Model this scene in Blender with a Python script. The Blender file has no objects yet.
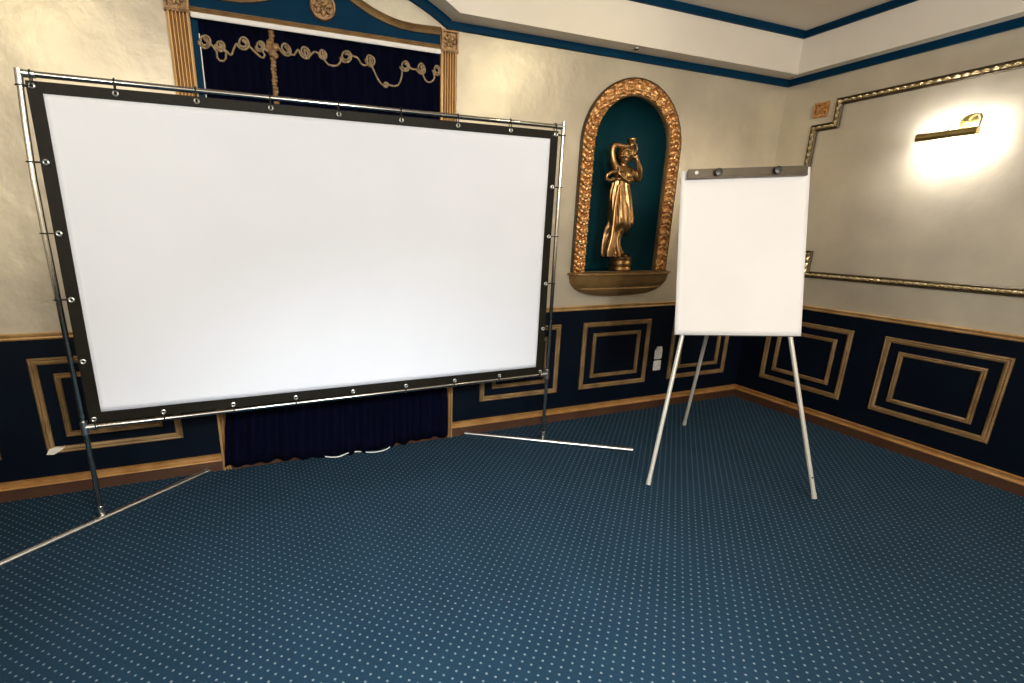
import bpy, bmesh, math, random
from mathutils import Vector, Matrix
from mathutils.geometry import tessellate_polygon
random.seed(4)
S = bpy.context.scene
COL = S.collection
PI = math.pi

# ------------------------------------------------------------------ camera
cam_d = bpy.data.cameras.new('camera')
cam = bpy.data.objects.new('camera', cam_d)
COL.objects.link(cam)
CAM = Vector((-4.19600838, -3.23924546, 1.5))
yaw, pitch, roll = .381833476, -.278692396, .0144243953
F = Vector((math.sin(yaw)*math.cos(pitch), math.cos(yaw)*math.cos(pitch), math.sin(pitch)))
R0 = Vector((math.cos(yaw), -math.sin(yaw), 0))
U0 = R0.cross(F)
R = R0*math.cos(roll) + U0*math.sin(roll)
U = -R0*math.sin(roll) + U0*math.cos(roll)
M = Matrix((R, U, -F)).transposed().to_4x4()
M.translation = CAM
cam.matrix_world = M
cam_d.sensor_width = 36
cam_d.lens = 497.689911*36/1024
cam_d.shift_x = 56.4972466/1024
cam_d.shift_y = 30.1753308/1024
cam_d.clip_start = .05
S.camera = cam

# ------------------------------------------------------------------ light
S.view_settings.view_transform = 'Standard'
S.view_settings.look = 'None'
S.view_settings.gamma = 1
S.view_settings.use_curve_mapping = False
S.view_settings.exposure = 0.0
w = bpy.data.worlds.new('world'); S.world = w; w.use_nodes = True
w.node_tree.nodes['Background'].inputs[0].default_value = (1, .9, .75, 1)
w.node_tree.nodes['Background'].inputs[1].default_value = .02

def lamp(name, kind, loc, target, energy, color, **kw):
    d = bpy.data.lights.new(name, kind); d.energy = energy; d.color = color
    for k, v in kw.items(): setattr(d, k, v)
    o = bpy.data.objects.new(name, d); COL.objects.link(o); o.location = loc
    o.rotation_euler = (Vector(target)-Vector(loc)).to_track_quat('-Z', 'Y').to_euler()
    return o
lamp('flash_light', 'SPOT', (-4.0, -3.30, 1.95), (-3.66, -1.8, .0), 305, (.80, .93, 1.0), spot_size=math.radians(88), spot_blend=1.0, shadow_soft_size=.10)
lamp('ceiling_lamp_light', 'SPOT', (-5.50, -2.05, 2.94), (-5.10, 0, 2.3), 30, (1, .88, .60), spot_size=math.radians(92), spot_blend=1.0, shadow_soft_size=.055)
lamp('ceiling_lamp_light', 'SPOT', (-1.78, -1.78, 2.94), (-2.35, 0, 2.2), 28, (1, .88, .62), spot_size=math.radians(96), spot_blend=1.0, shadow_soft_size=.055)
lamp('room_fill_light', 'POINT', (-2.9, -4.7, 2.5), (0, 0, 0), 290, (1, .955, .905), shadow_soft_size=.3)  # added fill behind the camera, brightens flipchart, screen and right wall; no fixture
lamp('room_fill_light', 'POINT', (-5.4, -5.0, 2.3), (0, 0, 0), 135, (1, .97, .93), shadow_soft_size=.3)  # second added fill, unseen, evens out the left side of the room

# ------------------------------------------------------------------ materials
def s2l(c): return tuple(((x/255/12.92) if x/255 <= .04045 else ((x/255+.055)/1.055)**2.4) for x in c)
def mat(name, col, rough=.5, metal=0.0, **kw):
    m = bpy.data.materials.new(name); m.use_nodes = True
    b = m.node_tree.nodes['Principled BSDF']
    b.inputs['Base Color'].default_value = (*col, 1)
    b.inputs['Roughness'].default_value = rough
    b.inputs['Metallic'].default_value = metal
    for k, v in kw.items(): b.inputs[k].default_value = v
    return m
def noise_mat(name, c1, c2, scale=6, rough=.5, metal=0.0, bump=0.0, detail=4, lo=.35, hi=.65, bscale=None, stretch=None, **kw):
    m = mat(name, c1, rough, metal, **kw)
    nt = m.node_tree; N = nt.nodes; L = nt.links; b = N['Principled BSDF']
    tc = N.new('ShaderNodeTexCoord'); src = tc.outputs['Object']
    if stretch:
        mp = N.new('ShaderNodeMapping'); mp.inputs['Scale'].default_value = stretch
        L.new(src, mp.inputs['Vector']); src = mp.outputs['Vector']
    n = N.new('ShaderNodeTexNoise'); n.inputs['Scale'].default_value = scale; n.inputs['Detail'].default_value = detail
    L.new(src, n.inputs['Vector'])
    r = N.new('ShaderNodeValToRGB')
    r.color_ramp.elements[0].position = lo; r.color_ramp.elements[1].position = hi
    r.color_ramp.elements[0].color = (*c1, 1); r.color_ramp.elements[1].color = (*c2, 1)
    L.new(n.outputs['Fac'], r.inputs['Fac']); L.new(r.outputs['Color'], b.inputs['Base Color'])
    if bump:
        n2 = N.new('ShaderNodeTexNoise'); n2.inputs['Scale'].default_value = bscale or scale*3; n2.inputs['Detail'].default_value = 5
        L.new(src, n2.inputs['Vector'])
        bp = N.new('ShaderNodeBump'); bp.inputs['Strength'].default_value = bump; bp.inputs['Distance'].default_value = .01
        L.new(n2.outputs['Fac'], bp.inputs['Height']); L.new(bp.outputs['Normal'], b.inputs['Normal'])
    return m

M_PLASTER = noise_mat('pearl_plaster', (.50, .44, .345), (.68, .61, .465), 2.3, .38, .42, .6, 9, lo=.28, hi=.72, bscale=6)
M_CEIL = noise_mat('ceiling_paint', (.76, .69, .58), (.80, .73, .63), 2, .7)
M_NAVY = noise_mat('navy_wainscot', (.0010, .0032, .0085), (.0015, .0050, .0115), 3, .5, **{'Specular IOR Level': .12})
M_TEAL = noise_mat('teal_paint', (.0004, .024, .056), (.0006, .029, .068), 4, .55, **{'Specular IOR Level': .06})
M_NICHE = noise_mat('teal_niche', (.002, .030, .040), (.003, .038, .050), 4, .6, **{'Specular IOR Level': .1})
M_GOLDW = noise_mat('gilded_wood', (.42, .24, .085), (.58, .36, .15), 9, .42, .35, .1, stretch=(1, 1, .4))
M_PANELG = noise_mat('antique_gold_moulding', (.175, .10, .038), (.29, .18, .072), 7, .45, .25, .1)
M_BROWN = noise_mat('brown_skirting', (.048, .018, .0075), (.07, .029, .012), 6, .5)
M_BASEG = noise_mat('skirting_gilt', (.30, .14, .035), (.42, .22, .07), 8, .4, .2)
M_GOLD = noise_mat('carved_gilt', (.40, .17, .05), (.80, .47, .20), 38, .36, .75, .5, bscale=70)
M_LINTEL = noise_mat('dull_gilt_lintel', (.30, .19, .085), (.42, .28, .13), 14, .45, .25, .2)
M_CARVED = noise_mat('muted_carved_gilt', (.19, .10, .042), (.40, .245, .11), 45, .45, .35, .5, bscale=70)
M_BRONZE = noise_mat('bronze', (.30, .16, .06), (.50, .30, .13), 10, .30, .88, .1)
M_SHELF = noise_mat('dull_gilt_shelf', (.20, .115, .04), (.30, .18, .065), 6, .42, .45)
M_DARKG = noise_mat('dark_antique_rail', (.050, .032, .013), (.09, .058, .025), 18, .45, .4)
M_BRIGHTG = noise_mat('bright_carving', (.45, .33, .15), (.85, .68, .38), 45, .32, .7, .4, bscale=80)
M_WHITE = noise_mat('matte_white_screen', (.79, .82, .895), (.81, .84, .915), 2, .8, 0, .16, bscale=2.2)
M_PAPER = noise_mat('white_paper', (.855, .84, .825), (.875, .86, .845), 3, .75)
M_BLACK = noise_mat('black_vinyl', (.0075, .006, .0032), (.011, .009, .005), 30, .55, **{'Specular IOR Level': .2})
M_CHROME = mat('chrome', (.50, .49, .46), .16, 1)
M_STEEL = mat('brushed_steel', (.70, .70, .68), .28, 1)
M_RUBBER = mat('black_elastic', (.008, .008, .008), .6)
M_CURT = noise_mat('navy_velvet', (.0009, .0014, .0075), (.0016, .0024, .0125), 14, .9, 0, .1, stretch=(4, 4, .5), **{'Specular IOR Level': .05})
M_CORD = noise_mat('beige_gold_cord', (.30, .21, .115), (.42, .31, .18), 60, .6, .1, .5, bscale=150)
M_BRAID = noise_mat('brown_gold_braid', (.20, .10, .045), (.36, .22, .10), 45, .6, .2, .8, bscale=90)
M_WPLAST = mat('white_plastic', (.78, .76, .72), .4)
M_GREYP = mat('painted_leg', (.62, .60, .53), .35, .25)
M_CLAMP = noise_mat('clamp_brown', (.075, .055, .032), (.105, .08, .048), 8, .38, .3)
M_KNOB = mat('dark_knob', (.028, .024, .016), .35)
M_BRASS = noise_mat('brass', (.50, .38, .13), (.60, .47, .18), 12, .28, .95)
M_DARK = mat('dark_hole', (.01, .01, .01), .7)
M_GLASS = mat('night_glass', (.01, .012, .02), .05)
M_CHIP = mat('bare_plaster_chip', (.75, .70, .60), .6)
M_BULB = mat('lit_tube', (1, 1, 1), .5)
_b = M_BULB.node_tree.nodes['Principled BSDF']
_b.inputs['Emission Color'].default_value = (1, .98, .96, 1); _b.inputs['Emission Strength'].default_value = 330

def carpet_mat():
    m = mat('dotted_blue_carpet', (.02, .06, .1), .95)
    nt = m.node_tree; N = nt.nodes; L = nt.links; b = N['Principled BSDF']
    b.inputs['Specular IOR Level'].default_value = .15
    tc = N.new('ShaderNodeTexCoord')
    def math_(op, a, b_=None, c=None):
        n = N.new('ShaderNodeMath'); n.operation = op
        for i, v in enumerate((a, b_, c)):
            if v is None: continue
            if isinstance(v, (int, float)): n.inputs[i].default_value = v
            else: L.new(v, n.inputs[i])
        return n.outputs[0]
    sx = N.new('ShaderNodeSeparateXYZ'); L.new(tc.outputs['Object'], sx.inputs[0])
    P = .0475
    rot = []
    def cell(ox, oy):
        fx = math_('SUBTRACT', math_('FRACT', math_('ADD', math_('DIVIDE', sx.outputs[0], P), ox)), .5)
        fy = math_('SUBTRACT', math_('FRACT', math_('ADD', math_('DIVIDE', sx.outputs[1], P), oy)), .5)
        return math_('SQRT', math_('ADD', math_('MULTIPLY', fx, fx), math_('MULTIPLY', fy, fy)))
    d = math_('MINIMUM', cell(0, 0), cell(.5, .5))
    r = N.new('ShaderNodeMapRange'); r.inputs[1].default_value = .115; r.inputs[2].default_value = .07
    r.inputs[3].default_value = 0; r.inputs[4].default_value = 1
    L.new(d, r.inputs[0])
    n = N.new('ShaderNodeTexNoise'); n.inputs['Scale'].default_value = 260; n.inputs['Detail'].default_value = 3
    L.new(tc.outputs['Object'], n.inputs['Vector'])
    n2 = N.new('ShaderNodeTexNoise'); n2.inputs['Scale'].default_value = 3.5; L.new(tc.outputs['Object'], n2.inputs['Vector'])
    base = N.new('ShaderNodeValToRGB')
    base.color_ramp.elements[0].position = .3; base.color_ramp.elements[1].position = .7
    base.color_ramp.elements[0].color = (.0062, .0205, .038, 1); base.color_ramp.elements[1].color = (.013, .040, .071, 1)
    mixf = math_('ADD', math_('MULTIPLY', n.outputs['Fac'], .75), math_('MULTIPLY', n2.outputs['Fac'], .25))
    L.new(mixf, base.inputs['Fac'])
    wn = N.new('ShaderNodeTexNoise'); wn.inputs['Scale'].default_value = 26; L.new(tc.outputs['Object'], wn.inputs['Vector'])
    dotc = N.new('ShaderNodeValToRGB')
    dotc.color_ramp.elements[0].position = .42; dotc.color_ramp.elements[1].position = .6
    dotc.color_ramp.elements[0].color = (.12, .20, .23, 1); dotc.color_ramp.elements[1].color = (.19, .225, .24, 1)
    L.new(wn.outputs['Fac'], dotc.inputs['Fac'])
    mx = N.new('ShaderNodeMix'); mx.data_type = 'RGBA'
    L.new(math_('MULTIPLY', r.outputs[0], .92), mx.inputs['Factor'])
    L.new(base.outputs['Color'], mx.inputs[6]); L.new(dotc.outputs['Color'], mx.inputs[7])
    L.new(mx.outputs[2], b.inputs['Base Color'])
    bp = N.new('ShaderNodeBump'); bp.inputs['Strength'].default_value = .35; bp.inputs['Distance'].default_value = .004
    L.new(n.outputs['Fac'], bp.inputs['Height']); L.new(bp.outputs['Normal'], b.inputs['Normal'])
    return m
M_CARPET = carpet_mat()

# ------------------------------------------------------------------ helpers
def obj(name, bm, m, parent=None, smooth=40):
    bmesh.ops.recalc_face_normals(bm, faces=bm.faces[:])
    me = bpy.data.meshes.new(name)
    if parent is not None: bmesh.ops.translate(bm, verts=bm.verts[:], vec=-world_loc(parent))
    bm.to_mesh(me); bm.free()
    for mm in (m if isinstance(m, (list, tuple)) else [m]): me.materials.append(mm)
    if smooth:
        me.polygons.foreach_set('use_smooth', [True]*len(me.polygons))
        me.set_sharp_from_angle(angle=math.radians(smooth))
    o = bpy.data.objects.new(name, me); COL.objects.link(o)
    if parent is not None: o.parent = parent
    return o
def world_loc(o):
    v = Vector(o.location)
    while o.parent: o = o.parent; v += Vector(o.location)
    return v
def thing(name, label, cat, loc, group=None):
    o = bpy.data.objects.new(name, None); COL.objects.link(o); o.location = loc; o.empty_display_size = .1
    return tag(o, label, cat, group)
def tag(o, label, cat, group=None):
    o['label'] = label; o['category'] = cat; o['kind'] = 'thing'
    if group: o['group'] = group
    return o
def struct(name, bm, m, smooth=30, parent=None):
    o = obj(name, bm, m, parent, smooth)
    if parent is None: o['kind'] = 'structure'
    return o
def box(bm, x0, x1, y0, y1, z0, z1, bevel=0, mi=0):
    t = bmesh.new()
    v = [t.verts.new((x, y, z)) for z in (z0, z1) for y in (y0, y1) for x in (x0, x1)]
    for f in ((0, 1, 3, 2), (4, 6, 7, 5), (0, 4, 5, 1), (2, 3, 7, 6), (0, 2, 6, 4), (1, 5, 7, 3)):
        t.faces.new([v[i] for i in f])
    if bevel: bmesh.ops.bevel(t, geom=t.edges[:], offset=bevel, segments=2, affect='EDGES')
    for f in t.faces: f.material_index = mi
    merge(bm, t)
def merge(bm, t, mat4=None):
    if mat4 is not None: bmesh.ops.transform(t, matrix=mat4, verts=t.verts[:])
    me = bpy.data.meshes.new('tmp'); t.to_mesh(me); t.free(); bm.from_mesh(me); bpy.data.meshes.remove(me)
def tube(bm, pts, r, seg=12, cap=True, closed=False):
    pts = [Vector(p) for p in pts]; n = len(pts)
    rs = r if isinstance(r, (list, tuple)) else [r]*n
    t0 = (pts[1]-pts[0]).normalized()
    ref = Vector((0, 0, 1)) if abs(t0.z) < .9 else Vector((1, 0, 0))
    u = t0.cross(ref).normalized(); rings = []
    for i, p in enumerate(pts):
        if closed: t = (pts[(i+1) % n]-pts[i-1]).normalized()
        else: t = (pts[min(i+1, n-1)]-pts[max(i-1, 0)]).normalized()
        u = (u - t*u.dot(t)).normalized(); v = t.cross(u)
        rings.append([bm.verts.new(p+(u*math.cos(a)+v*math.sin(a))*rs[i]) for a in [2*PI*k/seg for k in range(seg)]])
    m = n if closed else n-1
    for i in range(m):
        a, b = rings[i], rings[(i+1) % n]
        for k in range(seg): bm.faces.new((a[k], a[(k+1) % seg], b[(k+1) % seg], b[k]))
    if cap and not closed: bm.faces.new(rings[0][::-1]); bm.faces.new(rings[-1])
def lathe(bm, prof, c, seg=32, axis='Z'):
    c = Vector(c); rings = []
    for r, h in prof:
        ring = []
        for k in range(seg):
            a = 2*PI*k/seg; x, y = r*math.cos(a), r*math.sin(a)
            ring.append(bm.verts.new(c + {'Z': Vector((x, y, h)), 'Y': Vector((x, -h, y)), 'X': Vector((-h, x, y))}[axis]))
        rings.append(ring)
    for a, b in zip(rings, rings[1:]):
        for k in range(seg): bm.faces.new((a[k], a[(k+1) % seg], b[(k+1) % seg], b[k]))
    bm.faces.new(rings[0][::-1]); bm.faces.new(rings[-1])
def back(a, z, v): return Vector((a, -v, z))          # wall coordinates of the back wall: along x, up, out of the wall
def right(a, z, v): return Vector((-v, a, z))         # the right wall: along y
def sweep(bm, path, prof, mapf, closed=False, mi=0, dens=None):
    """profile (u across the path in the wall plane, v out of the wall) along a mitred path; prof may be a function of (index, arclength)"""
    n = len(path); rows = []; s = 0
    for i in range(n):
        p = Vector(path[i])
        a = Vector(path[i-1]) if (closed or i) else None
        b = Vector(path[(i+1) % n]) if (closed or i < n-1) else None
        if i: s += (p-Vector(path[i-1])).length
        d1 = (p-a).normalized() if a is not None else (b-p).normalized()
        d2 = (b-p).normalized() if b is not None else d1
        n1 = Vector((-d1.y, d1.x)); n2 = Vector((-d2.y, d2.x))
        m = (n1+n2); m = m/(m.dot(n1)) if m.dot(n1) > 1e-6 else n1
        pr = prof(s) if callable(prof) else prof
        rows.append([bm.verts.new(mapf(*(p+m*u), v)) for u, v in pr])
    k = len(rows[0])
    for i in range(n if closed else n-1):
        A, B = rows[i], rows[(i+1) % n]
        for j in range(k-1):
            f = bm.faces.new((A[j], A[j+1], B[j+1], B[j])); f.material_index = mi
        f = bm.faces.new((A[k-1], A[0], B[0], B[k-1])); f.material_index = mi
    if not closed:
        bm.faces.new(rows[0][::-1]).material_index = mi; bm.faces.new(rows[-1]).material_index = mi
def ext(path, step):
    out = []
    for a, b in zip(path, path[1:]):
        a, b = Vector(a), Vector(b); k = max(1, round((b-a).length/step))
        out += [tuple(a.lerp(b, i/k)) for i in range(k)]
    return out+[tuple(path[-1])]
def quad(bm, ps, mi=0):
    f = bm.faces.new([bm.verts.new(p) for p in ps]); f.material_index = mi; return f
def poly(bm, loops, mapf, v=0, mi=0):
    flat = [p for l in loops for p in l]
    vs = [bm.verts.new(mapf(p[0], p[1], v)) for p in flat]
    for t in tessellate_polygon([[Vector((p[0], p[1], 0)) for p in l] for l in loops]):
        try: bm.faces.new([vs[i] for i in t]).material_index = mi
        except ValueError: pass
def ball(bm, c, r, scale=(1, 1, 1), seg=12, rot=None):
    t = bmesh.new(); bmesh.ops.create_uvsphere(t, u_segments=seg, v_segments=max(6, seg*2//3), radius=r)
    m = Matrix.Translation(c) @ (rot.to_4x4() if rot else Matrix()) @ Matrix.Diagonal((*scale, 1))
    merge(bm, t, m)
def petal(bm, mapf, a, z, ang, r0, r1, wd, h, v0):
    """a raised leaf lying on the wall"""
    n = 6; rows = []
    for i in range(n+1):
        t = i/n; r = r0+(r1-r0)*t; ww = wd*math.sin(PI*min(1, .12+t*.86))
        hh = h*math.sin(PI*(.15+.75*t))
        row = []
        for q in (-1, -.5, 0, .5, 1):
            da, dz = r*math.cos(ang)-q*ww*math.sin(ang), r*math.sin(ang)+q*ww*math.cos(ang)
            row.append(bm.verts.new(mapf(a+da, z+dz, v0+hh*(1-q*q)**.5*(.8 if q == 0 else 1))))
        rows.append(row)
    for A, B in zip(rows, rows[1:]):
        for j in range(4): bm.faces.new((A[j], A[j+1], B[j+1], B[j]))

# ------------------------------------------------------------------ room shell
X0, Y1, ZS, ZC = -7.42, -6.3, 2.70, 2.985
bm = bmesh.new(); quad(bm, [(X0, Y1, 0), (0, Y1, 0), (0, 0, 0), (X0, 0, 0)]); struct('floor', bm, M_CARPET, 0)

WX0, WX1, WT = -4.385, -3.028, 2.54           # window opening
NCX, NW, NZ0, NZA = -1.518, .338, 1.2, 2.10   # niche centre, half width, sill, springing
DADO = .922
def arch(cx, hw, z0, za, n=40):
    return [(cx-hw, z0)] + [(cx-hw*math.cos(PI*k/n), za+hw*math.sin(PI*k/n)) for k in range(n+1)] + [(cx+hw, z0)]
bm = bmesh.new()
poly(bm, [[(X0, 0), (WX0, 0), (WX0, DADO), (X0, DADO)]], back, 0, 1)
poly(bm, [[(WX1, 0), (0, 0), (0, DADO), (WX1, DADO)]], back, 0, 1)
outer = [(X0, DADO), (WX0, DADO), (WX0, WT), (WX1, WT), (WX1, DADO), (0, DADO), (0, ZC+.1), (X0, ZC+.1)]
poly(bm, [outer, arch(NCX, NW, NZ0, NZA)], back, 0, 0)
struct('wall_back', bm, [M_PLASTER, M_NAVY], 0)
for nm, f in (('wall_right', lambda a, z: (0, a, z)), ('wall_left', lambda a, z: (X0, a, z))):
    bm = bmesh.new()
    quad(bm, [f(Y1, 0), f(0, 0), f(0, DADO), f(Y1, DADO)], 1); quad(bm, [f(Y1, DADO), f(0, DADO), f(0, ZC+.1), f(Y1, ZC+.1)], 0)
    struct(nm, bm, [M_PLASTER, M_NAVY], 0)
bm = bmesh.new()
quad(bm, [(X0, Y1, 0), (0, Y1, 0), (0, Y1, DADO), (X0, Y1, DADO)], 1); quad(bm, [(X0, Y1, DADO), (0, Y1, DADO), (0, Y1, ZC+.1), (X0, Y1, ZC+.1)], 0)
struct('wall_front', bm, [M_PLASTER, M_NAVY], 0)

# ceiling: a tray with a narrow soffit that arches up over the window
ACX, AZC, AR, AH = -3.708, 1.442, 1.417, .725
BAND = .047
def arc_pts(dr, n=24):
    a0 = math.acos(AH/AR)
    return [(ACX+(AR+dr)*math.cos(PI-a0-(PI-2*a0)*k/n), AZC+(AR+dr)*math.sin(PI-a0-(PI-2*a0)*k/n)) for k in range(n+1)]
wall_prof = [(X0, ZS-BAND)] + arc_pts(0) + [(0, ZS-BAND)]
soff = [(X0, ZS)] + arc_pts(BAND) + [(0, ZS)]
TX0, TX1, TY0, TY1 = X0+.115, -.115, -.15, Y1+.15
bm = bmesh.new()
for (a, b) in zip(soff, soff[1:]):
    quad(bm, [(a[0], 0, a[1]), (b[0], 0, b[1]), (b[0], TY0, b[1]), (a[0], TY0, a[1])])
poly(bm, [[(x, z) for x, z in soff] + [(0, ZC), (X0, ZC)]], back, -TY0)
for (a, b) in (((0, TY0, ZS), (TX1, TY0, ZS)), ((X0, TY0, ZS), (TX0, TY0, ZS))):
    x0, x1 = a[0], b[0]
    quad(bm, [(x0, TY0, ZS), (x1, TY0, ZS), (x1, Y1, ZS), (x0, Y1, ZS)])
    quad(bm, [(x1, TY0, ZS), (x1, TY1, ZS), (x1, TY1, ZC), (x1, TY0, ZC)])
quad(bm, [(TX0, TY1, ZS), (TX1, TY1, ZS), (TX1, Y1, ZS), (TX0, Y1, ZS)])
quad(bm, [(TX0, TY1, ZS), (TX1, TY1, ZS), (TX1, TY1, ZC), (TX0, TY1, ZC)])
quad(bm, [(X0, TY0, ZC), (0, TY0, ZC), (0, Y1, ZC), (X0, Y1, ZC)])
struct('ceiling', bm, M_CEIL, 25)

BP = [(0, 0), (0, .018), (.008, .022), (.040, .022), (BAND, .030), (BAND, 0)]
bm = bmesh.new(); sweep(bm, wall_prof, BP, back); struct('trim_1', bm, M_TEAL)
bm = bmesh.new(); sweep(bm, [(Y1, ZS-BAND), (0, ZS-BAND)], BP, right); struct('trim_2', bm, M_TEAL)
bm = bmesh.new()
pr = [(TX0, TY0), (TX1, TY0), (TX1, TY1), (TX0, TY1)]
rows = []
for u, z in ((0, ZC), (0, ZC-.045), (.02, ZC-.045), (.028, ZC)):
    rows.append([bm.verts.new((x+(u if x == TX0 else -u), y+(-u if y == TY0 else u), z)) for x, y in pr])
for i in range(4):
    A, B = rows[i], rows[(i+1) % 4]
    for j in range(4): bm.faces.new((A[j], A[(j+1) % 4], B[(j+1) % 4], B[j]))
struct('trim_3', bm, M_TEAL)
# chair rail
RP = [(-.018, 0), (-.018, .014), (-.010, .020), (-.002, .016), (.004, .024), (.014, .026), (.018, .018), (.018, 0)]
bm = bmesh.new(); sweep(bm, [(X0, DADO), (-4.493, DADO)], RP, back); sweep(bm, [(-2.922, DADO), (0, DADO)], RP, back); struct('trim_4', bm, M_GOLDW, 50)
bm = bmesh.new(); sweep(bm, [(Y1, DADO), (0, DADO)], RP, right); struct('trim_5', bm, M_GOLDW, 50)
# skirting: brown board under a double gilt bead
def skirting(bm, path, mapf):
    sweep(bm, path, [(0, 0), (0, .020), (.064, .018), (.064, 0)], mapf, mi=0)
    sweep(bm, path, [(.064, 0), (.064, .020), (.070, .026), (.076, .024), (.082, .010), (.094, .008), (.100, .017), (.106, .017), (.110, .008), (.110, 0)], mapf, mi=1)
bm = bmesh.new(); skirting(bm, [(X0, 0), (-4.493, 0)], back); skirting(bm, [(-2.922, 0), (0, 0)], back); struct('baseboard_back', bm, [M_BROWN, M_BASEG], 50)
bm = bmesh.new(); skirting(bm, [(Y1, 0), (0, 0)], right); struct('baseboard_right', bm, [M_BROWN, M_BASEG], 50)

# ------------------------------------------------------------------ window behind the curtain
bm = bmesh.new()
for x0, x1 in ((WX0, WX0+.06), (WX1-.06, WX1), (-3.74, -3.68)): box(bm, x0, x1, .02, .12, 0, WT)
for z0 in (0, .8, 1.65, WT-.06): box(bm, WX0+.06, WX1-.06, .04, .10, z0, z0+.06)
win = struct('window_1', bm, M_TEAL, 0)
bm = bmesh.new(); box(bm, WX0, WX1, .09, .11, 0, WT); gl = obj('window_glass', bm, M_GLASS, win, 0)
bm = bmesh.new(); box(bm, -4.44, -2.965, -.030, .02, 0, .026, .004); struct('trim_6', bm, M_BROWN)

# gilded surround
t = thing('window_surround', 'gilded window surround with fluted pilasters and teal scroll pediment above the curtain', 'window surround', (-3.708, 0, 0))
for s, x0, x1 in ((0, -4.490, -4.384), (1, -3.030, -2.924)):
    bm = bmesh.new()
    wd = x1-x0; n = 5; prof = [(0, 0), (0, .022), (.010, .028)]
    fl = (wd-.024)/n
    for k in range(n):
        a = .012+k*fl
        for q in range(7):
            th = q/6; prof.append((a+fl*(.12+.76*th), .028-.022*math.sin(PI*th)**.7))
    prof += [(wd-.010, .028), (wd, .022), (wd, 0)]
    sweep(bm, [(x1, .0), (x1, 2.533)], [(u, v) for u, v in prof], back)
    pl = obj('pilaster', bm, M_GOLDW, t, 35)
    bm = bmesh.new(); cx, cz = (x0+x1)/2, 2.592
    box(bm, x0-.004, x1+.004, -.028, 0, 2.533, 2.648, .003)
    sweep(bm, [(cx-.054, cz-.054), (cx+.054, cz-.054), (cx+.054, cz+.054), (cx-.054, cz+.054)], [(0, .026), (0, .040), (.010, .040), (.014, .026)], back, True)
    for k in range(8): petal(bm, back, cx, cz, PI/8+k*PI/4, .006, .040, .013, .016, .026)
    ball(bm, (cx, -.034, cz), .010, seg=10)
    box(bm, x0-.008, x1+.008, -.036, 0, 2.531, 2.541, .003)
    obj('capital', bm, M_CARVED, pl, 40)
bm = bmesh.new()
sweep(bm, [(-4.384, 2.535), (-3.030, 2.535)], [(0, 0), (0, .030), (.006, .034), (.010, .026), (.014, .034), (.019, .026), (.023, .036), (.028, .030), (.028, 0)], back)
obj('lintel_moulding', bm, M_LINTEL, t, 35)
crest = [(-3.030, 2.628), (-3.12, 2.624), (-3.20, 2.622), (-3.28, 2.626), (-3.34, 2.636), (-3.40, 2.652), (-3.45, 2.668), (-3.50, 2.690), (-3.545, 2.712), (-3.59, 2.738), (-3.63, 2.760), (-3.67, 2.772), (-3.708, 2.776)]
crest = crest + [(2*-3.708-x, z) for x, z in crest[-2::-1]]
bm = bmesh.new()
poly(bm, [[(-4.384, 2.563), (-3.030, 2.563)] + crest], back, .014)
obj('tympanum', bm, M_TEAL, t, 0)
bm = bmesh.new()
sweep(bm, crest[::-1], [(-.010, 0), (-.010, .026), (.000, .032), (.010, .024), (.016, .032), (.022, .040), (.028, .034), (.028, 0)], back)
obj('pediment_moulding', bm, M_PANELG, t, 40)
bm = bmesh.new(); cx, cz = -3.718, 2.662
lathe(bm, [(.070, .012), (.071, .026), (.066, .034), (.058, .034), (.054, .024), (.0, .024)][:-1], (cx, 0, cz), 36, 'Y')
for k in range(8): petal(bm, back, cx, cz, k*PI/4, .010, .052, .017, .018, .024)
for k in range(8): petal(bm, back, cx, cz, PI/8+k*PI/4, .006, .034, .010, .022, .026)
ball(bm, (cx, -.044, cz), .012, seg=10)
obj('rosette', bm, M_CARVED, t, 40)
bm = bmesh.new(); box(bm, -4.384, -4.350, -.012, .03, .1, 2.512); obj('side_jamb', bm, M_TEAL, t, 0)
bm = bmesh.new(); box(bm, -4.352, -4.347, -.014, .03, .1, 2.45); obj('jamb_bead', bm, M_WPLAST, t, 0)

bm = bmesh.new(); box(bm, -4.378, -3.036, -.048, -.034, 2.510, 2.534, .003)
rail = tag(obj('curtain_track', bm, M_WPLAST, None, 30), 'white curtain rail under the gilded lintel', 'curtain rail')

# curtain
def cur(u, z):
    k = max(0, min(1, (1.0-z)/.75)); k = k*k*(3-2*k)
    xl = -4.350-.086*k-.045*max(0, 1-z/.45)
    x = xl + u*((-3.036+.060*k)-xl)
    ph = u*2*PI*15
    y = -.010-.044*k + (.011+.006*k)*math.sin(ph+.8*math.sin(u*9)+.25*z) + .005*math.sin(ph*.37+1)
    return x, y
def hem(u):
    x = -4.448+u*1.484
    a = max(0, 1-abs(x+3.66)/.42)
    return .034-.030*min(1, a*1.8)+.006*math.sin(u*70)
bm = bmesh.new(); nu, nz = 360, 36; g = []
for j in range(nz+1):
    row = []
    for i in range(nu+1):
        u = i/nu; z = 2.509+(hem(u)-2.509)*(j/nz); x, y = cur(u, z); row.append(bm.verts.new((x, y-.006, z)))
    g.append(row)
for A, B in zip(g, g[1:]):
    for i in range(nu): bm.faces.new((A[i], A[i+1], B[i+1], B[i]))
cu_t = thing('curtain', 'dark navy velvet curtain with gold scroll cord filling the window behind the screen', 'curtain', (-3.708, -.02, 0))
cu = obj('fabric_panel', bm, M_CURT, cu_t, 0)
for p in cu.data.polygons: p.use_smooth = True
sm = cu.modifiers.new('thick', 'SOLIDIFY'); sm.thickness = .003
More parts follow.
